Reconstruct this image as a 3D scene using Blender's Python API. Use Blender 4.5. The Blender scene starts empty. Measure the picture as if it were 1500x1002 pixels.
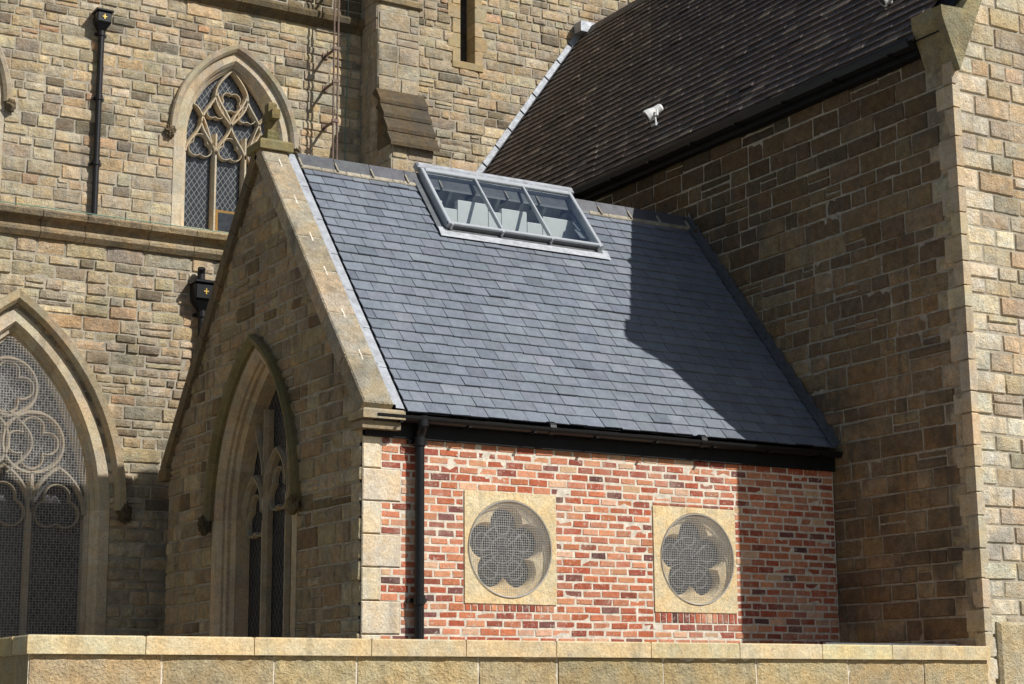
import bpy, math, random
import numpy as np
from mathutils import Vector, Matrix, noise
scene=bpy.context.scene
rnd=random.Random(7)
def lin(r,g,b,k=1.0):
    f=lambda c:((c/255+.055)/1.055)**2.4 if c>10 else c/255/12.92
    return (f(r)*k,f(g)*k,f(b)*k)
def ds(c,k=1.10,a=.24):
    l=.3*c[0]+.6*c[1]+.1*c[2];return tuple(min(.8,(v*(1-a)+l*a)*k) for v in c)
def jit(c,a,rng=rnd,hue=.03):
    k=1+rng.uniform(-a,a)
    return tuple(min(.95,max(.005,v*k*(1+rng.uniform(-hue,hue)))) for v in c)

# ------------------------------------------------------------ materials
class NT:
    def __init__(s,name):
        s.m=bpy.data.materials.new(name);s.m.use_nodes=True;s.t=s.m.node_tree;s.t.nodes.clear()
        s.o=s.n('ShaderNodeOutputMaterial');s.b=s.n('ShaderNodeBsdfPrincipled');s.l(s.b.outputs[0],s.o.inputs[0])
        s.co=s.n('ShaderNodeTexCoord').outputs['Object']
    def n(s,t,**k):
        x=s.t.nodes.new(t)
        for a,v in k.items():setattr(x,a,v)
        return x
    def l(s,a,b):s.t.links.new(a,b)
    def noise(s,scale,detail=4,rough=.6,stretch=None,dist=0):
        x=s.n('ShaderNodeTexNoise');x.inputs['Scale'].default_value=scale;x.inputs['Detail'].default_value=detail
        x.inputs['Roughness'].default_value=rough;x.inputs['Distortion'].default_value=dist
        if stretch:
            mp=s.n('ShaderNodeMapping');mp.inputs['Scale'].default_value=stretch;s.l(s.co,mp.inputs[0]);s.l(mp.outputs[0],x.inputs['Vector'])
        else:s.l(s.co,x.inputs['Vector'])
        return x.outputs['Fac']
    def mr(s,v,a,b,c,d,smooth=False):
        x=s.n('ShaderNodeMapRange')
        if smooth:x.interpolation_type='SMOOTHSTEP'
        s.l(v,x.inputs[0])
        for i,q in enumerate((a,b,c,d)):x.inputs[i+1].default_value=q
        return x.outputs[0]
    def mix(s,fac,a,b,mode='MIX'):
        x=s.n('ShaderNodeMix',data_type='RGBA',blend_type=mode)
        for sock,v in((x.inputs['Factor'],fac),(x.inputs['A'],a),(x.inputs['B'],b)):
            if hasattr(v,'is_linked'):s.l(v,sock)
            elif isinstance(v,tuple):sock.default_value=(*v,1)
            else:sock.default_value=v
        return x.outputs['Result']
    def scalec(s,c,v):
        x=s.n('ShaderNodeVectorMath',operation='SCALE');s.l(c,x.inputs[0]);s.l(v,x.inputs['Scale']);return x.outputs[0]
    def bump(s,h,dist,strength=1,prev=None):
        x=s.n('ShaderNodeBump');x.inputs['Distance'].default_value=dist;x.inputs['Strength'].default_value=strength;s.l(h,x.inputs['Height'])
        if prev:s.l(prev,x.inputs['Normal'])
        return x.outputs[0]
    def attr(s):
        x=s.n('ShaderNodeAttribute');x.attribute_name='col';return x.outputs['Color']
    def fin(s,col,rough,nrm=None,metal=0,spec=.3):
        if hasattr(col,'is_linked'):s.l(col,s.b.inputs['Base Color'])
        else:s.b.inputs['Base Color'].default_value=(*col,1)
        if hasattr(rough,'is_linked'):s.l(rough,s.b.inputs['Roughness'])
        else:s.b.inputs['Roughness'].default_value=rough
        s.b.inputs['Metallic'].default_value=metal;s.b.inputs['Specular IOR Level'].default_value=spec
        if nrm:s.l(nrm,s.b.inputs['Normal'])
        return s.m
def stone_mat(name,soot=.5,bump=.012,mott=(.76,1.24),streak=.5,fleck=.4):
    s=NT(name);c=s.attr()
    hue=s.mix(s.mr(s.noise(4.5,3,.6),.38,.62,0,1),(1.06,.97,.86),(.97,1.0,1.06))
    c=s.mix(1.0,c,hue,'MULTIPLY')
    c=s.scalec(c,s.mr(s.noise(11,5,.68),.3,.7,*mott))
    n3=s.noise(48,3,.7)
    c=s.scalec(c,s.mr(n3,.3,.7,.80,1.20))
    st=s.mr(s.noise(1.1,4,.62),.50,.70,0,soot,True)
    c=s.mix(st,c,(.085,.077,.065))
    sk=s.mr(s.noise(2.2,4,.6,(2.2,2.2,.22)),.55,.70,0,streak,True)
    c=s.mix(sk,c,(.10,.09,.075))
    fl=s.mr(s.noise(26,4,.75),.60,.70,0,fleck)
    c=s.mix(fl,c,(.11,.10,.083))
    n1=s.bump(s.noise(24,6,.7),bump*1.7)
    n2=s.bump(n3,bump*.6,1,n1)
    return s.fin(c,.92,n2,spec=.15)
M_STONE=stone_mat('weathered_sandstone',.42,.013,streak=.4)
M_STONE_D=stone_mat('sooty_sandstone',.66,.012,(.70,1.25),.55)
M_DRESS=stone_mat('dressed_sandstone',.2,.005,(.84,1.14),.25,.3)
M_TOOL=stone_mat('tooled_sandstone',.14,.016,(.80,1.16),.22,.35)
def m_mortar(name,c0,soot):
    s=NT(name);c=s.scalec(s.mix(0.0,c0,c0),s.mr(s.noise(14,4,.7),.3,.7,.65,1.2))
    c=s.mix(s.mr(s.noise(1.3,4,.6),.5,.7,0,soot),c,(.09,.08,.065))
    return s.fin(c,.95,s.bump(s.noise(60,4,.7),.006),spec=.1)
M_MORT=m_mortar('lime_mortar',(.43,.385,.30),.4)
M_MORTB=m_mortar('pale_mortar',(.76,.69,.57),.12)
def m_brick():
    s=NT('old_red_brick');c=s.attr()
    c=s.scalec(c,s.mr(s.noise(16,5,.7),.3,.7,.76,1.22))
    sm=s.mr(s.noise(24,5,.72,dist=.6),.56,.66,0,.8)
    c=s.mix(sm,c,(.62,.53,.43))
    lo=s.mr(s.noise(1.6,5,.7),.52,.70,0,.45);c=s.mix(lo,c,(.54,.42,.33))
    dk=s.mr(s.noise(40,3,.7),.63,.72,0,.5);c=s.mix(dk,c,(.13,.065,.05))
    return s.fin(c,.9,s.bump(s.noise(45,5,.7),.01),spec=.15)
M_BRICK=m_brick()
def m_slate(name,b=.004,rough=(.38,.6),spec=.5,moss=.0):
    s=NT(name);c=s.attr()
    c=s.scalec(c,s.mr(s.noise(6,5,.65),.3,.7,.90,1.10))
    c=s.scalec(c,s.mr(s.noise(60,3,.6,(1,.25,.25)),.3,.7,.9,1.1))
    c=s.scalec(c,s.mr(s.noise(.9,4,.6),.3,.7,.92,1.08))
    if moss:c=s.mix(s.mr(s.noise(5,5,.7),.56,.75,0,moss),c,(.20,.17,.13))
    n=s.bump(s.noise(30,5,.6,(1,.5,.5)),b)
    return s.fin(c,s.mr(s.noise(12,3),.3,.7,*rough),n,spec=spec)
M_SLATE=m_slate('blue_grey_slate',.003,(.34,.52),.6)
M_TILE=m_slate('brown_roof_tile',.006,(.5,.75),.35,.5)
def m_simple(name,c,rough,metal=0,spec=.4,b=0,sc=20,var=.12):
    s=NT(name);cc=s.scalec(s.mix(0.0,c,c),s.mr(s.noise(sc,4,.65),.3,.7,1-var,1+var))
    return s.fin(cc,rough,s.bump(s.noise(sc*1.6,3),b) if b else None,metal,spec)
M_LEAD=m_simple('lead_flashing',(.38,.40,.43),.55,.25,.5,.008,9,.25)
M_LEADD=m_simple('dark_lead',(.13,.14,.15),.5,.3,.5,.008,9,.25)
M_BLACK=m_simple('black_painted_iron',(.010,.010,.011),.35,0,.35,.001,30,.3)
M_FASC=m_simple('black_fascia',(.009,.009,.010),.6,0,.2,.001,10,.3)
M_GLASS=m_simple('dark_leaded_glass',(.030,.034,.038),.16,0,.7,.006,7,.5)
M_GLASSL=m_simple('dusty_glass',(.075,.070,.066),.22,0,.6,.006,7,.6)
M_LEADC=m_simple('lead_came',(.10,.10,.11),.5,.3,.5)
M_LATT=m_simple('lead_lattice',(.22,.22,.22),.5,.2,.4)
M_WIRE=m_simple('galvanised_wire',(.40,.39,.37),.5,.3,.5)
M_ALU=m_simple('grey_metal_frame',(.46,.49,.52),.4,.2,.5,.001,12,.1)
M_WHITE=m_simple('white_paint',(.8,.8,.78),.5,0,.3,0,8,.04)
M_LOFT=m_simple('loft_board',(.66,.67,.63),.8,0,.2,0,5,.2)
M_RUST=m_simple('rusty_iron',(.20,.14,.11),.7,.2,.3,.002,20,.3)
M_GREEN=m_simple('verdigris_cable',(.16,.30,.23),.6)
M_GOLD=m_simple('gold_leaf_paint',(.75,.5,.12),.35,.6)
M_GROUND=m_simple('gravel',(.26,.23,.18),.95,0,.1,.02,6,.3)
M_RUSTPIPE=m_simple('dark_cast_iron',(.016,.015,.016),.5,0,.3,.002,30,.3)
def m_clear():
    s=NT('window_glass');g=s.n('ShaderNodeBsdfGlossy');g.inputs['Roughness'].default_value=.03;g.inputs[0].default_value=(.9,.95,1,1)
    tr=s.n('ShaderNodeBsdfTransparent');tr.inputs[0].default_value=(.92,.96,.96,1)
    f=s.n('ShaderNodeFresnel');f.inputs[0].default_value=1.5
    x=s.n('ShaderNodeMixShader');s.l(s.mr(f.outputs[0],0,1,.20,1),x.inputs[0]);s.l(tr.outputs[0],x.inputs[1]);s.l(g.outputs[0],x.inputs[2]);s.l(x.outputs[0],s.o.inputs[0]);return s.m
M_CLEAR=m_clear()

# ------------------------------------------------------------ mesh builder
class MB:
    def __init__(s):s.v=[];s.f=[];s.c=[];s.mi=[];s.mats=[]
    def m(s,mat):
        if mat not in s.mats:s.mats.append(mat)
        return s.mats.index(mat)
    def add(s,vs,fs,mat,col=(.3,.3,.3)):
        b=len(s.v);s.v+=[tuple(p) for p in vs];k=s.m(mat)
        if isinstance(col,list):s.c+=col
        else:s.c+=[col]*len(vs)
        for f in fs:s.f.append(tuple(b+i for i in f));s.mi.append(k)
    def box(s,fr,u0,u1,v0,v1,d0,d1,mat,col=(.3,.3,.3),bev=0.0):
        if bev<=0:
            P=[fr(u,v,d) for d in(d0,d1) for v in(v0,v1) for u in(u0,u1)]
            s.add(P,[(0,2,3,1),(4,5,7,6),(0,1,5,4),(2,6,7,3),(0,4,6,2),(1,3,7,5)],mat,col)
        else:
            e=bev
            P=[fr(u,v,d0) for v in(v0,v1) for u in(u0,u1)]+[fr(u,v,d1-e) for v in(v0,v1) for u in(u0,u1)]+[fr(u,v,d1) for v in(v0+e,v1-e) for u in(u0+e,u1-e)]
            s.add(P,[(0,2,3,1),(0,1,5,4),(1,3,7,5),(3,2,6,7),(2,0,4,6),(4,5,9,8),(5,7,11,9),(7,6,10,11),(6,4,8,10),(8,9,11,10)],mat,col)
    def tube(s,pts,r,mat,n=10,col=(.3,.3,.3),cap=True):
        pts=[Vector(p) for p in pts];rs=r if isinstance(r,list) else [r]*len(pts);V=[];F=[];ref=None
        for i,p in enumerate(pts):
            t=(pts[min(i+1,len(pts)-1)]-pts[max(i-1,0)])
            t=t.normalized() if t.length>1e-9 else Vector((0,0,1))
            a=t.orthogonal().normalized() if ref is None else (ref-t*ref.dot(t)).normalized()
            ref=a;b=t.cross(a)
            for k in range(n):
                q=2*math.pi*k/n;V.append(p+(a*math.cos(q)+b*math.sin(q))*rs[i])
        for i in range(len(pts)-1):
            for k in range(n):F.append((i*n+k,i*n+(k+1)%n,(i+1)*n+(k+1)%n,(i+1)*n+k))
        if cap:F.append(tuple(range(n)));F.append(tuple((len(pts)-1)*n+k for k in range(n)))
        s.add(V,F,mat,col)
    def obj(s,name,parent=None,smooth=False):
        me=bpy.data.meshes.new(name);me.from_pydata(s.v,[],s.f);
        for m in s.mats:me.materials.append(m)
        me.polygons.foreach_set('material_index',s.mi)
        a=me.color_attributes.new('col','FLOAT_COLOR','POINT')
        arr=np.ones((len(s.v),4),dtype=np.float32);arr[:,:3]=np.array(s.c);a.data.foreach_set('color',arr.ravel())
        if smooth:me.polygons.foreach_set('use_smooth',[True]*len(s.f))
        me.update();o=bpy.data.objects.new(name,me);scene.collection.objects.link(o)
        if parent:o.parent=parent
        return o
def empty(name):
    o=bpy.data.objects.new(name,None);scene.collection.objects.link(o);return o
def fr_front(y):return lambda u,z,d:(u,y-d,z)       # faces -y
def fr_west(x):return lambda u,z,d:(x-d,u,z)        # faces -x
ID=lambda u,v,d:(u,v,d)

# ------------------------------------------------------------ masonry generator
def wall(mb,fr,u0,u1,z0,z1,block,hr,lr,colfn,mat,mort,proud=(.004,.024),amp=.012,gap=.008,bev=.013,cell=.06,jt=.007,quoin=None,stagger=None,seed=1,jd=.0,split=.10):
    rng=random.Random(seed)
    def segs(z):
        a=u0;out=[]
        for p,q in sorted(block(z)):
            if p>a:out.append((a,min(p,u1)))
            a=max(a,q)
            if a>=u1:break
        if a<u1:out.append((a,u1))
        return [x for x in out if x[1]-x[0]>1e-4]
    z=z0;row=0
    while z<z1-1e-4:
        h=rng.uniform(*hr)
        if z1-(z+h)<hr[0]*.6:h=z1-z
        za,zb=z,min(z+h,z1);s0,s1=segs(za+1e-3),segs(zb-1e-3)
        if len(s0)!=len(s1):
            if len(s0)>len(s1):s1=s0
            else:s0=s1
        for (a0,b0),(a1,b1) in zip(s0,s1):
            mb.add([fr(a0,za,-jd),fr(b0,za,-jd),fr(b1,zb,-jd),fr(a1,zb,-jd)],[(0,1,2,3)],mort,(.3,.3,.3))
            a=min(a0,a1);b=max(b0,b1);c=a;first=True
            if stagger is not None:c=a-(stagger*(row%2))-1e-6
            while c<b-1e-4:
                ln=rng.uniform(*lr)*(1 if stagger is not None else max(.6,min(1.35,h/(.5*(hr[0]+hr[1])))))
                isq=False
                if first and quoin and abs(a-u0)<.01:ln=quoin[row%2];isq=True
                first=False
                e=c+ln
                if b-e<lr[0]*.55 and stagger is None:e=b
                if e>b:e=b
                L0,R0,L1,R1=max(c,a0),min(e,b0),max(c,a1),min(e,b1)
                R0=max(L0,R0);R1=max(L1,R1)
                c=e
                if max(R0-L0,R1-L1)<.03:continue
                bands=[(0,1)]
                if stagger is None and not isq and h>.13 and rng.random()<split:
                    t=rng.uniform(.4,.6);bands=[(0,t),(t,1)]
                for ta,tb in bands:
                    l0,l1=L0+(L1-L0)*ta,L0+(L1-L0)*tb;r0,r1=R0+(R1-R0)*ta,R0+(R1-R0)*tb
                    ya,yb=za+(zb-za)*ta,za+(zb-za)*tb
                    g=gap*rng.uniform(.55,1.4)
                    def J():return rng.uniform(-jt,jt)
                    C=[(l0+g+J(),ya+g+J()),(r0-g+J(),ya+g+J()),(l1+g+J(),yb-g+J()),(r1-g+J(),yb-g+J())]
                    if r0-l0<2*g:C[0]=C[1]=((l0+r0)/2,ya+g)
                    if r1-l1<2*g:C[2]=C[3]=((l1+r1)/2,yb-g)
                    w=max(r0-l0,r1-l1);hh=yb-ya
                    nu=max(1,int(round(w/cell)));nz=max(1,int(round(hh/cell)))
                    be=min(.3,bev/max(w,.02));bz=min(.3,bev/hh)
                    S=[0]+[be+(1-2*be)*i/nu for i in range(nu+1)]+[1];T=[0]+[bz+(1-2*bz)*i/nz for i in range(nz+1)]+[1]
                    pr=rng.uniform(*proud);tl=rng.uniform(-1,1)*amp*.7;tv=rng.uniform(-1,1)*amp*.7
                    V=[];of=rng.uniform(0,50)
                    for j,t in enumerate(T):
                        for i,s in enumerate(S):
                            u=(C[0][0]*(1-s)+C[1][0]*s)*(1-t)+(C[2][0]*(1-s)+C[3][0]*s)*t
                            zz=(C[0][1]*(1-s)+C[1][1]*s)*(1-t)+(C[2][1]*(1-s)+C[3][1]*s)*t
                            if i in(0,len(S)-1) or j in(0,len(T)-1):d=-jd-.002
                            else:
                                d=pr+tl*(s-.5)+tv*(t-.5)
                                if amp>0:d+=amp*noise.noise(Vector((u*13+of,zz*13,of)))
                                if 1<i<len(S)-2 and 1<j<len(T)-2:d+=amp*.5
                            V.append(fr(u,zz,d))
                    W=len(S);F=[(j*W+i,j*W+i+1,(j+1)*W+i+1,(j+1)*W+i) for j in range(len(T)-1) for i in range(W-1)]
                    mb.add(V,F,mat,colfn(.5*(l0+r0),.5*(ya+yb),rng,isq))
        z=zb;row+=1
def nob(z):return []

class Arch:
    def __init__(s,cx,h,zb,zs,R):s.cx,s.h,s.zb,s.zs,s.R=cx,h,zb,zs,R;s.c=R-h
    def apex(s,o=0):return s.zs+math.sqrt((s.R+o)**2-s.c**2)
    def block(s,z,o):
        if z<s.zb or z>=s.apex(o):return None
        hw=s.h+o if z<=s.zs else math.sqrt((s.R+o)**2-(z-s.zs)**2)-s.c
        return (s.cx-hw,s.cx+hw) if hw>0 else None
    def path(s,o,nj=6,na=14,arc_only=False):
        ph=math.acos(s.c/(s.R+o));L=[]
        if not arc_only:L=[(-(s.h+o),s.zb+(s.zs-s.zb)*i/nj) for i in range(nj)]
        L+=[(s.c-(s.R+o)*math.cos(ph*i/na),s.zs+(s.R+o)*math.sin(ph*i/na)) for i in range(na+1)]
        Rr=[(-x,z) for x,z in L[:-1]][::-1]
        return [(s.cx+x,z) for x,z in L+Rr]
    def inside(s,x,z,o):
        b=s.block(max(z,s.zb),o);return b is not None and b[0]<=x<=b[1]
def arch_frame(mb,fr,A,prof,base,grp=3,arc_only=False,nj=6,na=14,mat=None,a=.14,seed=3):
    rng=random.Random(seed);paths=[A.path(o,nj,na,arc_only) for o,d in prof];n=len(paths[0]);col=base
    if not arc_only:   # mortar bed behind the arch stones
        p,q=A.path(.36,nj,na),A.path(.15,nj,na)
        for i in range(n-1):mb.add([fr(*p[i],-.014),fr(*p[i+1],-.014),fr(*q[i+1],-.014),fr(*q[i],-.014)],[(0,1,2,3)],M_MORT)
    for i in range(n-1):
        if i%grp==0:col=jit(base,a,rng)
        for k in range(len(prof)-1):
            d0,d1=prof[k][1],prof[k+1][1];p,q=paths[k],paths[k+1]
            mb.add([fr(*p[i],d0),fr(*p[i+1],d0),fr(*q[i+1],d1),fr(*q[i],d1)],[(0,1,2,3)],mat or M_DRESS,col)
def bar(mb,fr,pts,w,d0,d1,col,clip=None,mat=None):
    if clip:
        runs=[];cur=[]
        for p in pts:
            if clip(p):cur.append(p)
            else:
                if len(cur)>1:runs.append(cur)
                cur=[]
        if len(cur)>1:runs.append(cur)
    else:runs=[pts]
    dm=d0+(d1-d0)*.55
    sec=[(-.5,d0),(-.5,dm),(-.17,d1),(.17,d1),(.5,dm),(.5,d0)]
    for r in runs:
        n=len(r);V=[]
        for i,p in enumerate(r):
            a,b=r[max(i-1,0)],r[min(i+1,n-1)]
            tx,tz=b[0]-a[0],b[1]-a[1];L=math.hypot(tx,tz) or 1;nx,nz=-tz/L,tx/L
            for k,d in sec:V.append(fr(p[0]+nx*k*w,p[1]+nz*k*w,d))
        F=[(i*6+k,i*6+k+1,(i+1)*6+k+1,(i+1)*6+k) for i in range(n-1) for k in range(5)]
        mb.add(V,F,mat or M_DRESS,col)
def arc(cx,cz,r,a0,a1,n=18):
    return [(cx+r*math.cos(math.radians(a0+(a1-a0)*i/n)),cz+r*math.sin(math.radians(a0+(a1-a0)*i/n))) for i in range(n+1)]
def foil(cx,cz,b,a,k,rot=90,n=90):
    L=[]
    for i in range(n+1):
        th=2*math.pi*i/n;dl=((th-math.radians(rot)+math.pi/k)%(2*math.pi/k))-math.pi/k
        r=b*math.cos(dl)+math.sqrt(max(0,a*a-(b*math.sin(dl))**2));L.append((cx+r*math.cos(th),cz+r*math.sin(th)))
    return L
def line(a,b,n=12):return [(a[0]+(b[0]-a[0])*i/n,a[1]+(b[1]-a[1])*i/n) for i in range(n+1)]
def phead(x0,x1,zs,k=1.0,n=10):
    w=x1-x0;R=w*k;c=R-w/2;cx=(x0+x1)/2;ph=math.acos(c/R)
    L=[(cx+c-R*math.cos(ph*i/n),zs+R*math.sin(ph*i/n)) for i in range(n+1)]
    return L+[(2*cx-x,z) for x,z in L[:-1]][::-1]
def ogee(x0,x1,zs,h,n=16):
    w=x1-x0;L=[]
    for i in range(n+1):
        t=i/n;L.append((x0+w/2*(t*t*(3-2*t))*1.0,zs+h*t))
    return L+[(x0+x1-x,z) for x,z in L[:-1]][::-1]
def lattice(mb,fr,u0,u1,z0,z1,d,du,dz,w,mat):
    k=dz/du;n=int((u1-u0)/du+(z1-z0)/dz)+2
    for sgn in(1,-1):
        for i in range(-n,n):
            ua=u0;za=z0+(i*dz) if sgn==1 else z1-(i*dz)
            ub=u1;zb_=za+sgn*k*(u1-u0)
            def at(z):return ua+(z-za)/(sgn*k)
            q=[]
            for u,z in((ua,za),(ub,zb_)):
                if z<z0:u=at(z0);z=z0
                if z>z1:u=at(z1);z=z1
                q.append((u,z))
            if abs(q[0][0]-q[1][0])<.01 or not(u0-.01<=q[0][0]<=u1+.01 and u0-.01<=q[1][0]<=u1+.01):continue
            L=math.hypot(1,k);nx,nz=-sgn*k/L*w/2,1/L*w/2
            mb.add([fr(q[0][0]-nx,q[0][1]-nz,d),fr(q[1][0]-nx,q[1][1]-nz,d),fr(q[1][0]+nx,q[1][1]+nz,d),fr(q[0][0]+nx,q[0][1]+nz,d)],[(0,1,2,3)],mat)
def mesh_guard(mb,fr,u0,u1,z0,z1,sp,w,dfn,inside,mat,szfac=1.0):
    def runs(horizontal,v):
        cur=[];n=60
        lo,hi=(u0,u1) if horizontal else (z0,z1)
        for i in range(n+1):
            t=lo+(hi-lo)*i/n;p=(t,v) if horizontal else (v,t)
            if inside(*p):cur.append(p)
            else:
                if len(cur)>1:yield cur
                cur=[]
        if len(cur)>1:yield cur
    for hz in(True,False):
        lo,hi=(z0,z1) if hz else (u0,u1);st=sp*(szfac if hz else 1);k=int((hi-lo)/st)
        for i in range(1,k):
            v=lo+i*st
            for r in runs(hz,v):
                V=[];
                for p in r:
                    if hz:V+=[fr(p[0],p[1]-w/2,dfn(*p)),fr(p[0],p[1]+w/2,dfn(*p))]
                    else:V+=[fr(p[0]-w/2,p[1],dfn(*p)+.001),fr(p[0]+w/2,p[1],dfn(*p)+.001)]
                mb.add(V,[(2*j,2*j+1,2*j+3,2*j+2) for j in range(len(r)-1)],mat)
def label_stop(mb,p,r,col):
    V=[];F=[];n=12;m=10
    for j in range(m+1):
        a=math.pi*j/m
        for i in range(n):
            b=2*math.pi*i/n;v=Vector((math.sin(a)*math.cos(b),math.sin(a)*math.sin(b),math.cos(a)*1.35))
            k=r*(1+.5*noise.noise(v*2.6+Vector(p)*3));V.append(Vector(p)+v*k)
    for j in range(m):
        for i in range(n):F.append((j*n+i,j*n+(i+1)%n,(j+1)*n+(i+1)%n,(j+1)*n+i))
    mb.add(V,F,M_STONE_D,col)

# ------------------------------------------------------------ palettes
PN=[ds(c) for c in(lin(192,174,134),lin(184,166,126),lin(204,186,146),lin(178,163,132),lin(190,166,122),lin(172,157,126),lin(198,182,144),lin(186,168,132),lin(164,150,122),lin(198,172,130))]
def col_nave(u,z,r,q):
    c=r.choice(PN)
    x=r.random()
    if x<.07:c=ds(lin(132,120,97))
    elif x<.10:c=ds(lin(196,158,114))
    return jit(c,.12,r)
PG=[ds(c,1.06) for c in(lin(178,156,114),lin(168,147,106),lin(188,166,122),lin(162,142,107),lin(174,148,104),lin(156,138,106))]
def col_gable(u,z,r,q):
    if q:return jit(ds(lin(190,172,132)),.08,r)
    c=r.choice(PG)
    if r.random()<.08:c=lin(134,117,90)
    return jit(c,.11,r)
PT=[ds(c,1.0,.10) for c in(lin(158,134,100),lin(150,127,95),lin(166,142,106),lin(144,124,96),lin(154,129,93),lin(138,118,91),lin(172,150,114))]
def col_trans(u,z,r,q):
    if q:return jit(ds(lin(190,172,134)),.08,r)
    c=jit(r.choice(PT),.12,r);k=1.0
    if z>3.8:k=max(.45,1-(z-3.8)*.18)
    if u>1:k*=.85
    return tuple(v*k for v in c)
def col_tf(u,z,r,q):
    if q:return jit(ds(lin(216,203,172)),.07,r)
    c=r.choice(PN+[ds(lin(204,178,140)),ds(lin(214,200,168))])
    return jit(ds(c,1.1,.05),.11,r)

# ============================================================ GROUND
g=MB();g.add([(-300,-300,-1.6),(300,-300,-1.6),(300,300,-1.6),(-300,300,-1.6)],[(0,1,2,3)],M_GROUND);g.obj('ground')

# ============================================================ NAVE
nave=empty('church_nave')
YC=9.5;YA=5.9;fc=fr_front(YC);fa=fr_front(YA)
W1=Arch(2.45,.80,7.02,8.5,1.405);W0=Arch(-2.05,.80,7.02,8.5,1.405)
def bl_c(z):
    o=[]
    for A in(W0,W1):
        b=A.block(z,.16)
        if b:o.append(b)
    return o
m=MB();wall(m,fc,-4.5,4.62,6.3,10.66,bl_c,(.115,.215),(.17,.50),col_nave,M_STONE,M_MORT,seed=11)
m.obj('clerestory_wall',nave)
B1=Arch(-1.75,1.04,.3,2.3,2.71)
def bl_a(z):
    b=B1.block(z,.2);return [b] if b else []
m=MB();wall(m,fa,-5,5.85,-1.6,5.62,bl_a,(.105,.19),(.16,.48),col_nave,M_STONE,M_MORT,seed=12)
m.obj('aisle_wall',nave)
m=MB()
prof=[(5.60,-.02),(5.60,.05),(5.66,.10),(5.70,.10),(5.74,.06),(5.80,.07),(5.84,.17),(5.90,.19),(5.93,.16),(5.97,-.12)]
x=-5.
while x<5.85:
    ln=rnd.uniform(.5,1.0);e=min(5.85,x+ln);c=jit(lin(166,151,122),.2)
    V=[];
    for z,d in prof:V+=[fa(x+.004,z,d),fa(e-.004,z,d)]
    m.add(V,[(2*i,2*i+1,2*i+3,2*i+2) for i in range(len(prof)-1)]+[tuple(range(0,2*len(prof),2)),tuple(range(1,2*len(prof),2))],M_STONE_D,c);x=e
m.tube([(-5,YA-.14,5.952),(-1.5,YA-.15,5.954),(0.5,YA-.13,5.952),(3,YA-.14,5.952)],.006,M_GREEN,6)
m.obj('aisle_parapet_string',nave)
m=MB();m.add([(-5,YA,5.95),(5.85,YA,5.95),(5.85,YC,6.85),(-5,YC,6.85)],[(0,1,2,3)],M_LEADD);m.obj('aisle_lead_roof',nave)
m=MB();prof=[(10.62,-.02),(10.62,.05),(10.68,.08),(10.72,.16),(10.80,.18),(10.84,.16),(10.86,-.1)];x=-4.5
while x<4.6:
    e=min(4.6,x+rnd.uniform(.6,1.1));c=jit(lin(120,106,82),.2);V=[]
    for z,d in prof:V+=[fc(x+.004,z,d),fc(e-.004,z,d)]
    m.add(V,[(2*i,2*i+1,2*i+3,2*i+2) for i in range(len(prof)-1)]+[tuple(range(0,2*len(prof),2)),tuple(range(1,2*len(prof),2))],M_STONE_D,c);x=e
m.obj('clerestory_cornice',nave)
m=MB();wall(m,fr_front(YC+.02),-4.5,4.75,10.86,12.4,nob,(.15,.2),(.25,.5),lambda u,z,r,q:jit(lin(122,110,88),.15,r),M_STONE_D,M_MORT,seed=14);m.obj('nave_parapet',nave)
m=MB();m.add([(-4.5,YC+.15,12.3),(4.6,YC+.15,12.3),(4.6,YC+5,15.5),(-4.5,YC+5,15.5)],[(0,1,2,3)],M_LEADD);m.obj('nave_roof',nave)
DC=ds(lin(190,174,142))
def window3(mb,fr,A,deep,col,seed,hood=.24):
    arch_frame(mb,fr,A,[(.17,-.01),(.17,.016),(.02,.016),(-.02,-.03),(-.02,-.07),(-.06,-.10),(-.06,-deep*.6),(-.09,-deep*.75),(-.09,-deep-.06)],col,2,seed=seed)
    arch_frame(mb,fr,A,[(hood-.10,.0),(hood-.10,.06),(hood-.06,.10),(hood,.11),(hood+.02,.08),(hood+.02,-.01)],tuple(v*.8 for v in col),2,True,seed=seed+1)
    io=-.07;x0=A.cx-(A.h+io);x1=A.cx+(A.h+io);w=(x1-x0)/3;clip=lambda p:A.inside(p[0],p[1],io+.03)
    return x0,x1,w,x0+w,x0+2*w,clip,-deep-.04,-deep+.10
def sill(mb,fr,A,col,z,h=.1):
    mb.add([fr(A.cx-A.h-.17,z-h,-.01),fr(A.cx+A.h+.17,z-h,-.01),fr(A.cx+A.h+.17,z-h,.04),fr(A.cx-A.h-.17,z-h,.04),fr(A.cx-A.h-.17,z,-.0),fr(A.cx+A.h+.17,z,-.0),fr(A.cx+A.h+.1,z+.1,-.3),fr(A.cx-A.h-.1,z+.1,-.3)],[(3,2,5,4),(4,5,6,7),(0,1,2,3)],M_DRESS,col)
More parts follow.
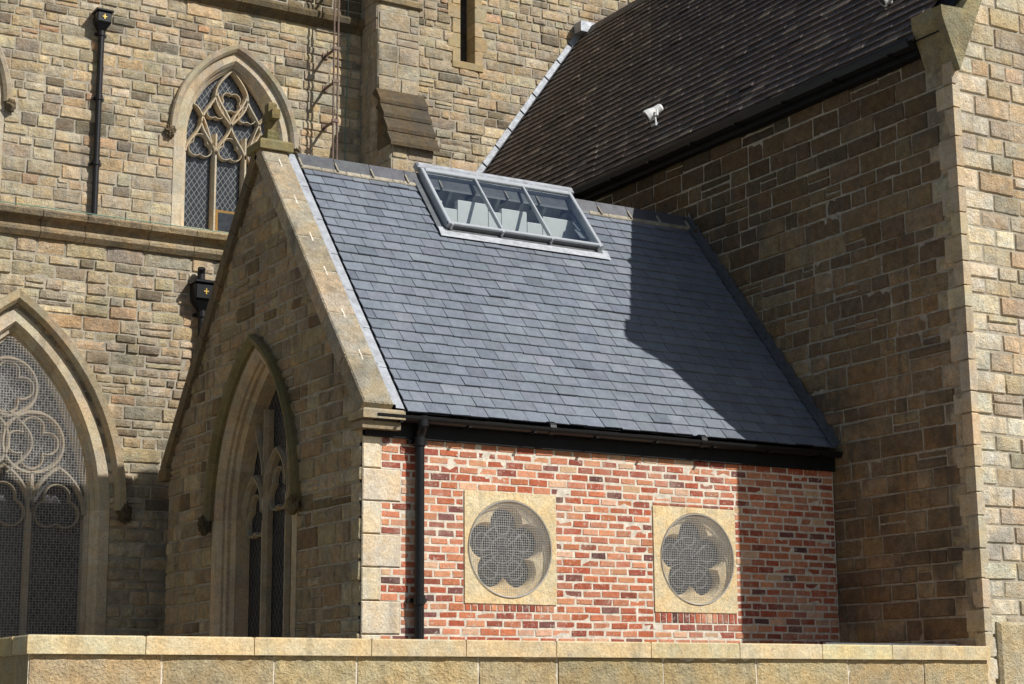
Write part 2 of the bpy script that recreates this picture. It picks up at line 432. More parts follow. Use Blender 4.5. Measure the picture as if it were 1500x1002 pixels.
for k,A in enumerate((W1,W0)):
    m=MB();x0,x1,w,m1,m2,clip,d0,d1=window3(m,fc,A,.20,DC,20+k)
    z=8.35
    for mx in(m1,m2):bar(m,fc,line((mx,7.0),(mx,z+.25),6),.08,d0,d1,DC)
    for a,b in((x0,m1),(m1,m2),(m2,x1)):
        bar(m,fc,ogee(a,b,z-.1,.52),.055,d0,d1,DC,clip)
        bar(m,fc,foil((a+b)/2,z+.02,.09,.11,3,90,40),.028,d0,d1-.03,DC,clip)
    bar(m,fc,ogee(x0+w*.5,x0+w*1.5,z+.40,.55),.055,d0,d1,DC,clip)
    bar(m,fc,ogee(x0+w*1.5,x0+w*2.5,z+.40,.55),.055,d0,d1,DC,clip)
    for s in(-1,1):
        bar(m,fc,[(A.cx+s*(.0+.27*math.sin(math.pi*t/12)),z+.42+t/12*.9) for t in range(13)],.05,d0,d1,DC,clip)
        bar(m,fc,[(A.cx+s*(w*.5+.05+.33*t/12),z+.05+.62*math.sin(math.pi*.5*t/12)) for t in range(13)],.045,d0,d1,DC,clip)
        bar(m,fc,foil(A.cx+s*.26,z+.62,.07,.08,3,90,30),.026,d0,d1-.02,DC,clip)
    bar(m,fc,foil(A.cx,z+.80,.08,.09,4,45,40),.026,d0,d1-.02,DC,clip)
    m.add([fc(A.cx-.95,6.9,-.23),fc(A.cx+.95,6.9,-.23),fc(A.cx+.95,9.95,-.23),fc(A.cx-.95,9.95,-.23)],[(0,1,2,3)],M_GLASS)
    lattice(m,fc,A.cx-.8,A.cx+.8,7.0,9.9,-.224,.085,.125,.007,M_LATT)
    sill(m,fc,A,DC,7.02)
    if k==0:
        m.box(fc,m1+.06,m2-.06,7.05,7.42,-.215,-.20,M_DRESS,lin(150,120,70))
        m.box(fc,m1+.10,m2-.10,7.09,7.38,-.21,-.196,M_GLASS)
    for s in(-1,1):label_stop(m,(A.cx+s*1.04,YC-.06,8.46),.075,lin(120,106,84))
    m.obj('clerestory_window',nave)
m=MB();A=B1;c=ds(lin(190,174,140))
arch_frame(m,fa,A,[(.21,-.01),(.21,.02),(.08,.02),(.05,-.04),(.05,-.07),(-.0,-.09),(-.0,-.14),(-.04,-.17),(-.04,-.3)],c,2,seed=31)
arch_frame(m,fa,A,[(.26,.0),(.26,.07),(.30,.13),(.38,.14),(.40,.09),(.40,-.01)],ds(lin(172,156,120)),2,True,seed=32)
x0,x1=A.cx-1.0,A.cx+1.0;w=2.0/3;clip=lambda p:A.inside(p[0],p[1],-.03);d0,d1=-.28,-.15;ct=ds(lin(172,158,130))
for mx in(x0+w,x0+2*w):bar(m,fa,line((mx,.2),(mx,2.75),8),.085,d0,d1,ct)
for i in range(3):
    a=x0+i*w;bar(m,fa,phead(a,a+w,2.25,.95),.06,d0,d1,ct,clip)
    bar(m,fa,foil(a+w/2,2.32,.13,.16,3,90,50),.028,d0,d1-.04,ct,clip)
for cx,cz,r in((x0+w,3.10,.37),(x0+2*w,3.10,.37),(A.cx,3.76,.35)):
    bar(m,fa,arc(cx,cz,r,0,360,36),.06,d0,d1,ct,clip);bar(m,fa,foil(cx,cz,.18,.135,4,0,72),.032,d0,d1-.03,ct,clip)
for s in(-1,1):
    bar(m,fa,[(A.cx+s*(1.0-.55*(t/14)**1.4),2.55+1.5*t/14) for t in range(15)],.045,d0,d1,ct,clip)
    bar(m,fa,[(A.cx+s*(.02+.30*math.sin(math.pi*t/14)),2.72+.75*t/14) for t in range(15)],.04,d0,d1,ct,clip)
m.add([fa(A.cx-1.2,.1,-.30),fa(A.cx+1.2,.1,-.30),fa(A.cx+1.2,4.7,-.30),fa(A.cx-1.2,4.7,-.30)],[(0,1,2,3)],M_GLASSL)
lattice(m,fa,A.cx-1.0,A.cx+1.0,.3,4.4,-.294,.10,.14,.007,M_LATT)
mesh_guard(m,fa,x0-.05,x1+.05,.3,4.5,.036,.0045,lambda u,z:-.09+.006*math.sin(u*9)*math.cos(z*7),lambda u,z:A.inside(u,z,-.02),M_WIRE,.9)
for s in(-1,1):label_stop(m,(A.cx+s*1.42,YA-.08,2.28),.085,lin(100,88,68))
m.obj('aisle_window',nave)

# ============================================================ drainpipes on nave
def drain(name,x,y,ztop,zbot,r,hop):
    m=MB();F=fr_front(y)
    m.tube([(x,y-.09,ztop),(x,y-.09,zbot)],r,M_RUSTPIPE,12)
    m.box(F,x-hop,x+hop,ztop,ztop+hop*1.5,.0,.22,M_BLACK,bev=.015);m.box(F,x-hop*1.2,x+hop*1.2,ztop+hop*1.5,ztop+hop*1.8,-.0,.25,M_BLACK,bev=.01)
    m.add([F(x-hop,ztop,.02),F(x+hop,ztop,.02),F(x+hop,ztop,.2),F(x-hop,ztop,.2),F(x-r,ztop-hop,.05),F(x+r,ztop-hop,.05),F(x+r,ztop-hop,.13),F(x-r,ztop-hop,.13)],[(0,1,5,4),(1,2,6,5),(2,3,7,6),(3,0,4,7)],M_BLACK)
    zc=ztop+hop*.75
    m.box(F,x-.007,x+.007,zc-.038,zc+.038,.221,.226,M_GOLD);m.box(F,x-.032,x+.032,zc-.007,zc+.007,.221,.227,M_GOLD)
    z=ztop-hop
    while z>zbot:
        m.tube([(x,y-.09,z),(x,y-.09,z-.07)],r*1.3,M_RUSTPIPE,12);m.box(F,x-r*2,x+r*2,z-.06,z-.02,.0,.06,M_RUSTPIPE);z-=1.0
    return m.obj(name,smooth=False)
drain('drainpipe',.275,YC,9.93,7.0,.045,.11)
o=drain('drainpipe',.59,YA,5.02,-1.6,.05,.14)
m=MB();m.tube([(.56,YA-.10,5.28),(.56,YA-.10,5.38),(.55,YA-.14,5.44)],.05,M_RUSTPIPE,12);q=m.obj('soil_pipe_stub',o)

m=MB();px=3.97;py=YC-.42
for dx in(-.035,.035):m.tube([(px+dx,py,6.6),(px+dx,py,13)],.017,M_RUST,8)
for z in(8.95,9.6,10.15,11.2):
    m.box(ID,px-.055,px+.055,py-.022,py+.022,z-.022,z+.022,M_RUST);m.box(ID,px-.016,px+.016,py,YC,z-.016,z+.016,M_RUST);m.box(ID,px-.045,px+.045,YC-.035,YC,z-.05,z+.05,M_RUST)
m.tube([(px+.38,YC-.03,13),(px+.40,YC-.03,10),(px+.36,YC-.03,9),(px+.39,YC-.03,6.8)],.008,M_GREEN,6)
m.obj('flue_pipe')

# ============================================================ TOWER
tower=empty('church_tower')
def bl_t(z):return [(6.44,6.76)] if z>10.55 else []
m=MB();wall(m,fc,4.62,12.5,6.3,13.6,bl_t,(.115,.22),(.17,.52),col_nave,M_STONE,M_MORT,seed=15)
for i in range(12):
    z=10.5+i*.26
    for s,xe in((-1,6.44),(1,6.76)):
        wd=.13+.09*(i%2);a,b=(xe-wd,xe+.02) if s<0 else (xe-.02,xe+wd)
        m.box(fc,a,b,z+.004,z+.256,-.3,.027,M_DRESS,jit(lin(180,163,130),.12),.006)
m.box(fc,6.3,6.9,10.4,10.53,-.2,.04,M_DRESS,lin(164,150,118),.01)
m.add([fc(6.3,10.4,-.25),fc(6.9,10.4,-.25),fc(6.9,13.6,-.25),fc(6.3,13.6,-.25)],[(0,1,2,3)],M_GLASS)
m.obj('tower_wall',tower)
m=MB();bx0,bx1=4.62,5.36
cb=lambda u,z,r,q:jit(ds(lin(180,165,133)),.12,r)
ff=fr_front(8.9);wall(m,ff,bx0,bx1,9.5,13.6,nob,(.24,.32),(.3,.55),cb,M_STONE,M_MORT,amp=.004,seed=16)
fw=fr_west(bx0);wall(m,fw,8.9,9.5,6.3,13.6,nob,(.2,.3),(.25,.4),cb,M_STONE,M_MORT,amp=.004,seed=17)
fl=fr_front(8.42);wall(m,fl,bx0,bx1,6.3,8.5,nob,(.2,.3),(.3,.5),cb,M_STONE,M_MORT,amp=.004,seed=18)
wall(m,fw,8.42,8.9,6.3,8.5,nob,(.2,.3),(.25,.4),cb,M_STONE,M_MORT,amp=.004,seed=19)
m.add([(bx0,8.42,8.5),(bx0,8.9,8.5),(bx0,8.9,9.62),],[(0,1,2)],M_STONE,lin(120,108,84))
m.add([(bx1,8.42,6.3),(bx1,9.5,6.3),(bx1,9.5,13.6),(bx1,8.9,13.6),(bx1,8.9,9.6),(bx1,8.42,8.5)],[(0,1,2,3,4,5)],M_STONE,lin(150,134,104))
for i in range(4):
    t0,t1=i/4,(i+1)/4
    y0,y1=8.38+.5*t0,8.38+.5*t1;z0,z1=8.45+1.06*t0,8.45+1.06*t1
    c=jit(lin(104,93,74),.12);e=.07
    V=[(x,y,z) for x in(bx0-.06,bx1+.06) for y,z in((y0-e,z0+.0),(y0-e,z0+.06),(y1-e+.03,z1+.02),(y1+.1,z1-.05))]
    m.add(V,[(0,1,2,3),(4,5,6,7),(0,1,5,4),(1,2,6,5),(2,3,7,6),(0,3,7,4)],M_STONE_D,c)
m.box(fr_front(8.9),bx0-.05,bx1+.05,11.0,11.12,-.1,.06,M_STONE_D,lin(150,136,108),.02)
m.obj('tower_buttress',tower)

# ============================================================ TRANSEPT
tr=empty('church_transept');XT=5.9;YT=-2.144;ZE=6.95;RX=8.97;RZ=11.5
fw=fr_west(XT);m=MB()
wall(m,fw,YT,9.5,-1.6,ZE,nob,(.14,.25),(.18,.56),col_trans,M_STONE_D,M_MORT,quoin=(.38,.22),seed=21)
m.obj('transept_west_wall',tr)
ft=fr_front(YT);slope=(RZ-ZE)/(RX-XT)
def bl_tf(z):
    if z<ZE+.05:return []
    xl=XT+(z-ZE)/slope;xr=2*RX-xl
    return [(0,xl),(xr,99)] if xl<xr else [(0,99)]
m=MB();wall(m,ft,XT,2*RX-XT,-1.6,RZ,bl_tf,(.16,.24),(.26,.5),col_tf,M_STONE,M_MORT,amp=.007,quoin=(.3,.5),seed=22)
m.obj('transept_front_wall',tr)
m=MB();z=-1.6;k=0
while z<ZE-.3:
    h=rnd.uniform(.22,.34);wd=(.16,.05)[k%2];m.box(ID,XT-.026,XT+.08,YT-.026,YT+.06+wd,z+.006,min(z+h,ZE)-.006,M_DRESS,jit(ds(lin(190,173,138)),.14),.014);z+=h;k+=1
m.box(ft,XT+.13,2*RX-XT,-1.6,.74,.0,.07,M_TOOL,lin(206,192,158),.03)
m.obj('transept_quoin',tr)
m=MB();ck=lin(160,152,120)
V=[]
for y in(YT-.10,YT+.36):
    V+=[(XT+.03,y,6.55),(XT-.19,y,7.12),(XT-.20,y,7.24),(XT+.12,y,7.26),(XT+.34,y,7.58),(XT+.44,y,7.46),(XT+.12,y,6.75)]
n=7;m.add(V,[tuple(range(n)),tuple(range(n,2*n))]+[(i,(i+1)%n,n+(i+1)%n,n+i) for i in range(n)],M_STONE,ck)
L=math.hypot(RX-XT,RZ-ZE);ux,uz=(RX-XT)/L,(RZ-ZE)/L;s=.55
while s<L:
    e=min(L,s+rnd.uniform(.7,.95));c=jit(ck,.12);V=[]
    for q in(s+.005,e-.005):
        for y,h in((YT-.08,.0),(YT-.08,.10),(YT+.15,.14),(YT+.36,.10),(YT+.36,.0)):
            V.append((XT+ux*q-uz*h,y,ZE+.08+uz*q+ux*h))
    FF=[(0,1,2,3,4),(5,6,7,8,9)]+[(i,(i+1)%5,5+(i+1)%5,5+i) for i in range(5)]
    m.add(V,FF,M_STONE,c);m.add([(2*RX-x,y,z) for x,y,z in V],FF,M_STONE,c);s=e
m.obj('transept_gable_coping',tr)
EX,EZ=5.72,6.98;L=math.hypot(RX-EX,RZ-EZ+.02);sx,sz=(RX-EX)/L,(RZ-EZ+.02)/L
frT=lambda y,s,h:(EX+sx*s-sz*h,y,EZ+sz*s+sx*h)
def tiles(mb,fr,u0,u1,L,gauge,wd,colfn,mat,lift=.014,th=.008,gap=.004,hole=None,jb=.004,wj=0,seed=5):
    rng=random.Random(seed);n=int(round(L/gauge));gg=L/n
    for r in range(n):
        s0=r*gg;s1=min(L,s0+gg*1.25);u=u0-(wd*.5 if r%2 else 0)-rng.uniform(0,.02)
        while u<u1:
            w=wd*(1+rng.uniform(-wj,wj));a=max(u,u0)+gap/2;b=min(u+w,u1)-gap/2;u+=w
            if b-a<.02:continue
            if hole and hole(.5*(a+b),s0+gg*.5):continue
            j=rng.uniform(-jb,jb);k=rng.uniform(-jb,jb)*.6;hl=lift+rng.uniform(-.002,.003)
            if rng.random()<.03:hl+=lift*.3
            P=[fr(a,s0+j,hl),fr(b,s0+j+k,hl+rng.uniform(-.002,.002)),fr(b,s1,.002),fr(a,s1,.002),fr(a,s0+j,hl-th),fr(b,s0+j+k,hl-th),fr(b,s1,-.002),fr(a,s1,-.002)]
            mb.add(P,[(0,1,2,3),(0,4,5,1),(0,3,7,4),(1,5,6,2)],mat,colfn(a,s0,rng))
def col_tile(u,s,r):
    c=r.choice([(.100,.076,.066),(.090,.070,.060),(.110,.086,.072),(.085,.072,.066),(.120,.090,.070)])
    if r.random()<.07:c=(.22,.18,.14)
    return jit(c,.18,r)
m=MB();tiles(m,frT,YT+.34,9.48,L,.165,.25,col_tile,M_TILE,.030,.020,.012,jb=.007,wj=.04,seed=8)
m.add([frT(YT,0,-.02),frT(9.5,0,-.02),frT(9.5,L,-.02),frT(YT,L,-.02)],[(0,1,2,3)],M_FASC)
m.add([(2*RX-5.72,YT+.1,6.98),(2*RX-5.72,9.5,6.98),(RX,9.5,RZ),(RX,YT+.1,RZ)],[(0,1,2,3)],M_TILE,(.06,.045,.04))
y=YT+.3
while y<9.4:
    e=min(9.45,y+.44);m.add([(RX-.14,y,RZ-.13),(RX,y,RZ+.08),(RX+.14,y,RZ-.13),(RX-.14,e-.01,RZ-.13),(RX,e-.01,RZ+.08),(RX+.14,e-.01,RZ-.13)],[(0,1,4,3),(1,2,5,4),(0,1,2)],M_TILE,jit((.09,.08,.07),.15));y=e
m.obj('transept_tiled_roof',tr)
m=MB()
for i in range(13):
    s0,s1=L*i/13,L*(i+1)/13
    m.add([frT(9.47,s0,.03),frT(9.47,s1+.03,.03),frT(9.47,s1+.03,.13),frT(9.47,s0,.13),frT(9.38,s0,.04),frT(9.38,s1+.03,.04)],[(0,1,2,3),(0,1,5,4)],M_LEAD)
m.box(ID,RX-.22,RX+.20,9.25,9.47,RZ-.05,RZ+.16,M_LEAD,bev=.03)
m.obj('transept_flashing',tr)
m=MB();gy0,gy1=YT+.36,9.4;gx,gz=5.70,6.97
sec=[(gx+.07,gz+.04),(gx+.07,gz-.05),(gx+.02,gz-.08),(gx-.05,gz-.06),(gx-.08,gz+.0),(gx-.08,gz+.03),(gx-.06,gz+.03),(gx-.055,gz-.0)]
V=[(x,y,z) for y in(gy0,gy1) for x,z in sec];n=len(sec);m.add(V,[(i,i+1,n+i+1,n+i) for i in range(n-1)]+[tuple(range(n))],M_BLACK)
m.box(ID,gx+.07,XT+.01,gy0,gy1,gz-.14,gz-.02,M_FASC)
y=gy0+.3
while y<gy1:m.box(ID,gx-.085,gx+.08,y,y+.03,gz-.09,gz-.06,M_BLACK);y+=.9
m.obj('transept_gutter',tr)
def flood(x,y,z,name='floodlight'):
    m=MB();k=1.15
    m.box(ID,x-.05,x+.09,y-.05,y+.05,z-.09,z-.05,M_ALU,bev=.005)
    m.tube([(x,y,z-.06),(x-.02,y,z+.05)],.013,M_WHITE,8);m.box(ID,x-.06,x-.035,y-.09,y+.09,z+.03,z+.05,M_WHITE)
    for s in(-1,1):m.box(ID,x-.06,x-.035,y+s*.095-.006,y+s*.095+.006,z+.04,z+.12,M_WHITE)
    d=Vector((-.55,.35,-.45)).normalized();c=Vector((x-.04,y,z+.11))
    m.tube([c-d*.12*k,c-d*.10*k,c-d*.02*k,c+d*.05*k,c+d*.10*k,c+d*.105*k],[.03*k,.05*k,.055*k,.075*k,.08*k,.07*k],M_WHITE,14)
    m.tube([c+d*.101*k,c+d*.106*k],.06*k,M_GLASS,14)
    return m.obj(name)
flood(6.19,3.60,7.73);flood(6.35,-.86,7.86)

# ============================================================ VESTRY
ve=empty('vestry_annex');YE,ZV,YR,ZR=-.082,2.742,2.596,6.026
LS=math.hypot(YR-YE,ZR-ZV);cy,cz=(YR-YE)/LS,(ZR-ZV)/LS
frR=lambda x,s,h:(x,YE+cy*s-cz*h,ZV+cz*s+cy*h)
frB=lambda x,s,h:(x,2*YR-YE-cy*s+cz*h,ZV+cz*s+cy*h)
sk=(2.04,4.02,3.27,4.16)
hole=lambda x,s:sk[0]-.02<x<sk[1]+.02 and sk[2]<s<sk[3]+.3
def col_slate(u,s,r):
    c=r.choice([(.180,.200,.236),(.172,.192,.228),(.190,.210,.247),(.177,.196,.230),(.184,.207,.245)])
    x=r.random()
    if x<.06:c=(.212,.232,.266)
    elif x<.10:c=(.146,.164,.198)
    return jit(c,.07,r,.02)
m=MB();tiles(m,frR,.44,5.88,LS,.158,.235,col_slate,M_SLATE,.022,.014,.007,hole,.006,.12,seed=9)
for a,b,c,d in((.40,sk[0],0,LS),(sk[1],5.9,0,LS),(sk[0],sk[1],0,sk[2]),(sk[0],sk[1],sk[3],LS)):
    m.add([frR(a,c,-.006),frR(b,c,-.006),frR(b,d,-.006),frR(a,d,-.006)],[(0,1,2,3)],M_FASC)
m.add([frB(.3,-.1,-.0),frB(5.9,-.1,-.0),frB(5.9,LS,-.0),frB(.3,LS,-.0)],[(0,1,2,3)],M_SLATE,(.10,.11,.13))
m.obj('slate_roof',ve)
m=MB();x=.42
while x<5.85:
    e=min(5.86,x+.45);c=jit((.095,.098,.108),.15);V=[]
    for q in(x+.004,e-.004):
        for dy,dz in((-.15,-.155),(-.135,-.125),(-.02,.055),(.02,.055),(.135,-.125),(.15,-.155)):V.append((q,YR+dy,ZR+dz))
    m.add(V,[(i,i+1,7+i,6+i) for i in range(5)]+[tuple(range(6)),tuple(range(6,12))],M_SLATE,c)
    m.box(frR,x-.008,x+.008,LS-.21,LS-.06,.03,.054,M_MORT)
    x=e
x=.42
while x<5.86:
    e=min(5.87,x+rnd.uniform(.1,.3))
    if not(1.85<x<4.15):m.box(frR,x,e,LS-.225+rnd.uniform(-.01,.01),LS-.16,.0,.034,M_MORT,bev=.01)
    x=e
m.obj('ridge_tiles',ve)
G=Arch(2.6,.98,.1,2.0,1.93)
fg=fr_west(0.)
def bl_g(z):
    o=[];b=G.block(z,.16)
    if b:o.append(b)
    if z>ZV:
        yy=YE+(z-ZV)*cy/cz+.02
        o+=[(-9,yy),(2*YR-yy,99)]
    return o
m=MB();wall(m,fg,0,2*YR,-1.6,ZR-.03,bl_g,(.125,.225),(.18,.5),col_gable,M_STONE,M_MORT,quoin=(.22,.42),seed=31)
m.obj('gable_wall',ve)
m=MB();cg=ds(lin(180,160,122))
arch_frame(m,fg,G,[(.17,-.01),(.17,.014),(.05,.014),(.0,-.04),(.0,-.07),(-.03,-.09),(-.03,-.13),(-.08,-.17),(-.08,-.34)],cg,2,seed=41)
arch_frame(m,fg,G,[(.13,.0),(.13,.06),(.17,.10),(.22,.11),(.24,.07),(.24,-.01)],lin(120,112,80),2,True,seed=42)
x0,x1=G.cx-.92,G.cx+.92;w=1.84/3;clip=lambda p:G.inside(p[0],p[1],-.05);d0,d1=-.34,-.23;cgt=ds(lin(166,150,118))
for mx in(x0+w,x0+2*w):bar(m,fg,line((mx,0),(mx,2.6),8),.075,d0,d1,cgt)
for i in range(3):
    a=x0+i*w;zz=1.95+(.25 if i==1 else 0);bar(m,fg,phead(a,a+w,zz,.95),.05,d0,d1,cgt,clip);bar(m,fg,foil(a+w/2,zz+.05,.12,.14,3,90,45),.025,d0,d1-.04,cgt,clip)
for s in(-1,1):
    bar(m,fg,ogee(G.cx+s*w-.26 if s>0 else G.cx-w-.26,G.cx+s*w+.26,2.45,.75),.04,d0,d1,cgt,clip)
    bar(m,fg,[(G.cx+s*(w/2),2.3+t*.11) for t in range(9)],.045,d0,d1,cgt,clip)
m.add([fg(1.4,0,-.345),fg(3.8,0,-.345),fg(3.8,3.9,-.345),fg(1.4,3.9,-.345)],[(0,1,2,3)],M_GLASS)
lattice(m,fg,1.6,3.6,.2,3.8,-.340,.09,.13,.007,M_LEADC)
label_stop(m,(-.09,G.cx+1.2,1.96),.075,lin(92,80,56));label_stop(m,(-.09,G.cx-1.2,1.96),.075,lin(130,114,84))
m.obj('gable_window',ve)
m=MB();cc=ds(lin(182,166,134),1.06,.3)
for F,sg in((frR,0),(frB,1)):
    s=-.02;k=0
    while s<LS-.05:
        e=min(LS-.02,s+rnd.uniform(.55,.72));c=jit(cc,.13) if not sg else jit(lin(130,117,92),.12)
        m.box(F,-.07,.25,s+.006,e-.006,-.07,.105,M_STONE,c,.014)
        m.box(F,-.05,.23,e-.008,e+.008,-.05,.097,M_MORT)
        if not sg and k:m.box(F,.10,.116,s-.07,s+.08,.10,.1062,M_MORTB)
        s=e;k+=1
m.box(ID,-.09,.36,-.20,.13,2.64,2.735,M_DRESS,ds(lin(166,150,116)),.02);m.box(ID,-.07,.34,-.14,.12,2.55,2.64,M_DRESS,ds(lin(146,130,100)),.02)
m.box(ID,-.08,.34,5.12,5.36,2.62,2.78,M_DRESS,lin(120,104,76),.02)
m.box(ID,-.10,.30,YR-.20,YR+.20,6.02,6.14,M_DRESS,lin(134,126,92),.03)
m.box(ID,.03,.17,YR-.09,YR+.09,6.14,6.28,M_STONE_D,lin(126,118,80),.03)
m.box(ID,.05,.15,YR-.055,YR+.055,6.26,6.62,M_STONE_D,lin(136,124,88),.02)
m.box(ID,.052,.148,YR-.16,YR+.13,6.40,6.52,M_STONE_D,lin(136,124,88),.02)
m.obj('gable_coping',ve)
m=MB()
for i in range(7):
    s0,s1=LS*i/7,LS*(i+1)/7
    m.add([frR(.25,s0,.085),frR(.25,s1+.02,.080),frR(.285,s1+.02,.072),frR(.285,s0,.076),frR(.30,s1+.02,.034),frR(.30,s0,.040),frR(.395,s1+.02,.030),frR(.395,s0,.036),frR(.40,s1,-.01),frR(.40,s0,-.01)],[(0,1,2,3),(3,2,4,5),(5,4,6,7),(7,6,8,9)],M_LEAD)
m.add([frR(.38,0,-.012),frR(.38,LS,-.012),frR(.46,LS,-.012),frR(.46,0,-.012)],[(0,1,2,3)],M_FASC)
for i in range(16):
    s0,s1=LS*i/16,LS*(i+1)/16
    m.add([frR(5.80,s0,.034),frR(5.80,s1+.01,.030),frR(5.872,s1+.01,.036),frR(5.872,s0,.040),frR(5.868,s1+.01,.13),frR(5.868,s0,.10)],[(0,1,2,3),(3,2,4,5)],M_LEADD)
m.obj('lead_flashing',ve)
# skylight
m=MB();a,b,c,d=1.97,4.08,3.20,4.27;H=.13
for q in((a,a+.05,c,d),(b-.05,b,c,d)):m.box(frR,*q,.03,H,M_ALU,bev=.008)
for q in((a,a+.05,c,d),(b-.05,b,c,d),(a+.05,b-.05,c,c+.05)):m.box(frR,*q,-.02,.03,M_LEADD)
m.box(frR,a+.05,b-.05,c,c+.05,.03,H-.03,M_LEADD);m.box(frR,a+.051,b-.051,d-.06,d,-.02,H+.01,M_ALU,bev=.008)
m.box(frR,a-.03,b+.03,c-.05,c+.02,.02,.05,M_LEADD,bev=.01)
m.box(frR,a,b,c-.01,c+.03,H-.025,H+.004,M_ALU,bev=.006)
gw=(b-a-.10)/3
for i in(1,2):m.box(frR,a+.05+gw*i-.014,a+.05+gw*i+.014,c+.03,d-.06,H-.04,H+.008,M_ALU,bev=.005)
m.add([frR(a+.05,c+.02,H-.015),frR(b-.05,c+.02,H-.015),frR(b-.05,d-.06,H-.015),frR(a+.05,d-.06,H-.015)],[(0,1,2,3)],M_CLEAR)
m.box(frR,a-.04,b+.04,d-.0,d+.09,.06,H+.02,M_LEAD,bev=.02)
m.add([frR(a-.10,c-.14,.036),frR(b+.10,c-.14,.036),frR(b+.10,c+.01,.05),frR(a-.10,c+.01,.05)],[(0,1,2,3)],M_LEAD)
for xx in(a-.10,b):m.add([frR(xx,c,.038),frR(xx+.10,c,.038),frR(xx+.10,d,.038),frR(xx,d,.038)],[(0,1,2,3)],M_LEADD)
for i in range(4):
    xx=a+.05+i*(b-a-.1)/3;m.box(frR,xx-.012,xx+.012,c-.03,c+.0,.06,H-.0,M_ALU)
m.obj('roof_skylight',ve)
m=MB();x0,x1=1.6,4.5
m.add([(x0,1.4,4.1),(x1,1.4,4.1),(x1,4.1,4.1),(x0,4.1,4.1)],[(0,1,2,3)],M_LOFT)
for xx,ww,zt in((1.9,.32,5.74),(2.22,.2,5.66),(2.42,.42,5.78),(2.84,.18,5.70),(3.02,.36,5.76),(3.38,.22,5.64),(3.60,.5,5.74)):m.box(ID,xx,xx+ww-.012,2.42,2.5,4.5,zt,M_WHITE,bev=.01)
for i in range(9):
    xx=x0+.12+i*.33;m.box(frB,xx,xx+.04,0.5,LS-.03,-.12,-.03,M_LOFT)
m.add([frB(x0,.3,-.02),frB(x1,.3,-.02),frB(x1,LS,-.02),frB(x0,LS,-.02)],[(0,1,2,3)],M_LOFT)
for xx in(x0,x1):m.add([(xx,1.4,4.1),(xx,4.0,4.1),(xx,2.6,5.95)],[(0,1,2)],M_WHITE)
m.obj('loft_interior',ve)
# brick wall + quoins
fb=fr_front(0.);CH=.0785;ZB1=2.50;zq=ZB1-CH*52
K=lambda k:ZB1-CH*k
WIN=[(1.115,2.175,K(20),K(6),1.634,K(21),K(6),1.468),(3.38,4.46,.888,1.988,3.945,K(22),K(6),1.445)]
def qw(z):return (.20,.41)[int((z-zq+1e-4)//(CH*4))%2]
def bl_b(z):
    o=[(-1,qw(z))]
    for w_ in WIN:
        if w_[5]<z<w_[6]:o.append((w_[0],w_[1]))
    return o
def col_brick(u,z,r,q):
    c=r.choice([lin(198,122,88),lin(186,106,76),lin(206,138,104),lin(176,94,70),lin(192,126,98),lin(208,146,112)])
    x=r.random()
    if x<.14:c=lin(156,88,72)
    elif x<.20:c=lin(128,84,78)
    elif x<.23:c=lin(104,76,72)
    elif x<.31:c=lin(214,174,142)
    return jit(c,.14,r,.05)
m=MB();wall(m,fb,0,5.88,zq,ZB1,bl_b,(CH,CH),(.19,.235),col_brick,M_BRICK,M_MORTB,proud=(.000,.007),amp=.002,gap=.0092,bev=.006,cell=.11,jt=.004,stagger=.11,seed=51)
for a,b,c,d,e,z0,z1,zc in WIN:
    for p,q in((z0,c),(d,z1)):
        if q-p<.01:continue
        m.add([fb(a,p,0),fb(b,p,0),fb(b,q,0),fb(a,q,0)],[(0,1,2,3)],M_MORTB);u=a
        st=.074 if p==z0 else .22
        while u<b-.03:
            m.box(fb,u+.006,min(b,u+st)-.006,p+.007,q-.007,-.0,.007,M_BRICK,jit(col_brick(0,0,rnd,0),.1),.004);u+=st
m.obj('brick_wall',ve)
m=MB();i=0;z=zq
while z<ZB1-.01:
    w=(.20,.41)[i%2];m.box(fb,.0,w-.004,z+.005,z+CH*4-.004,-.05,.014,M_DRESS,jit(ds(lin(212,198,166)),.09),.01);z+=CH*4;i+=1
m.obj('corner_quoins',ve)
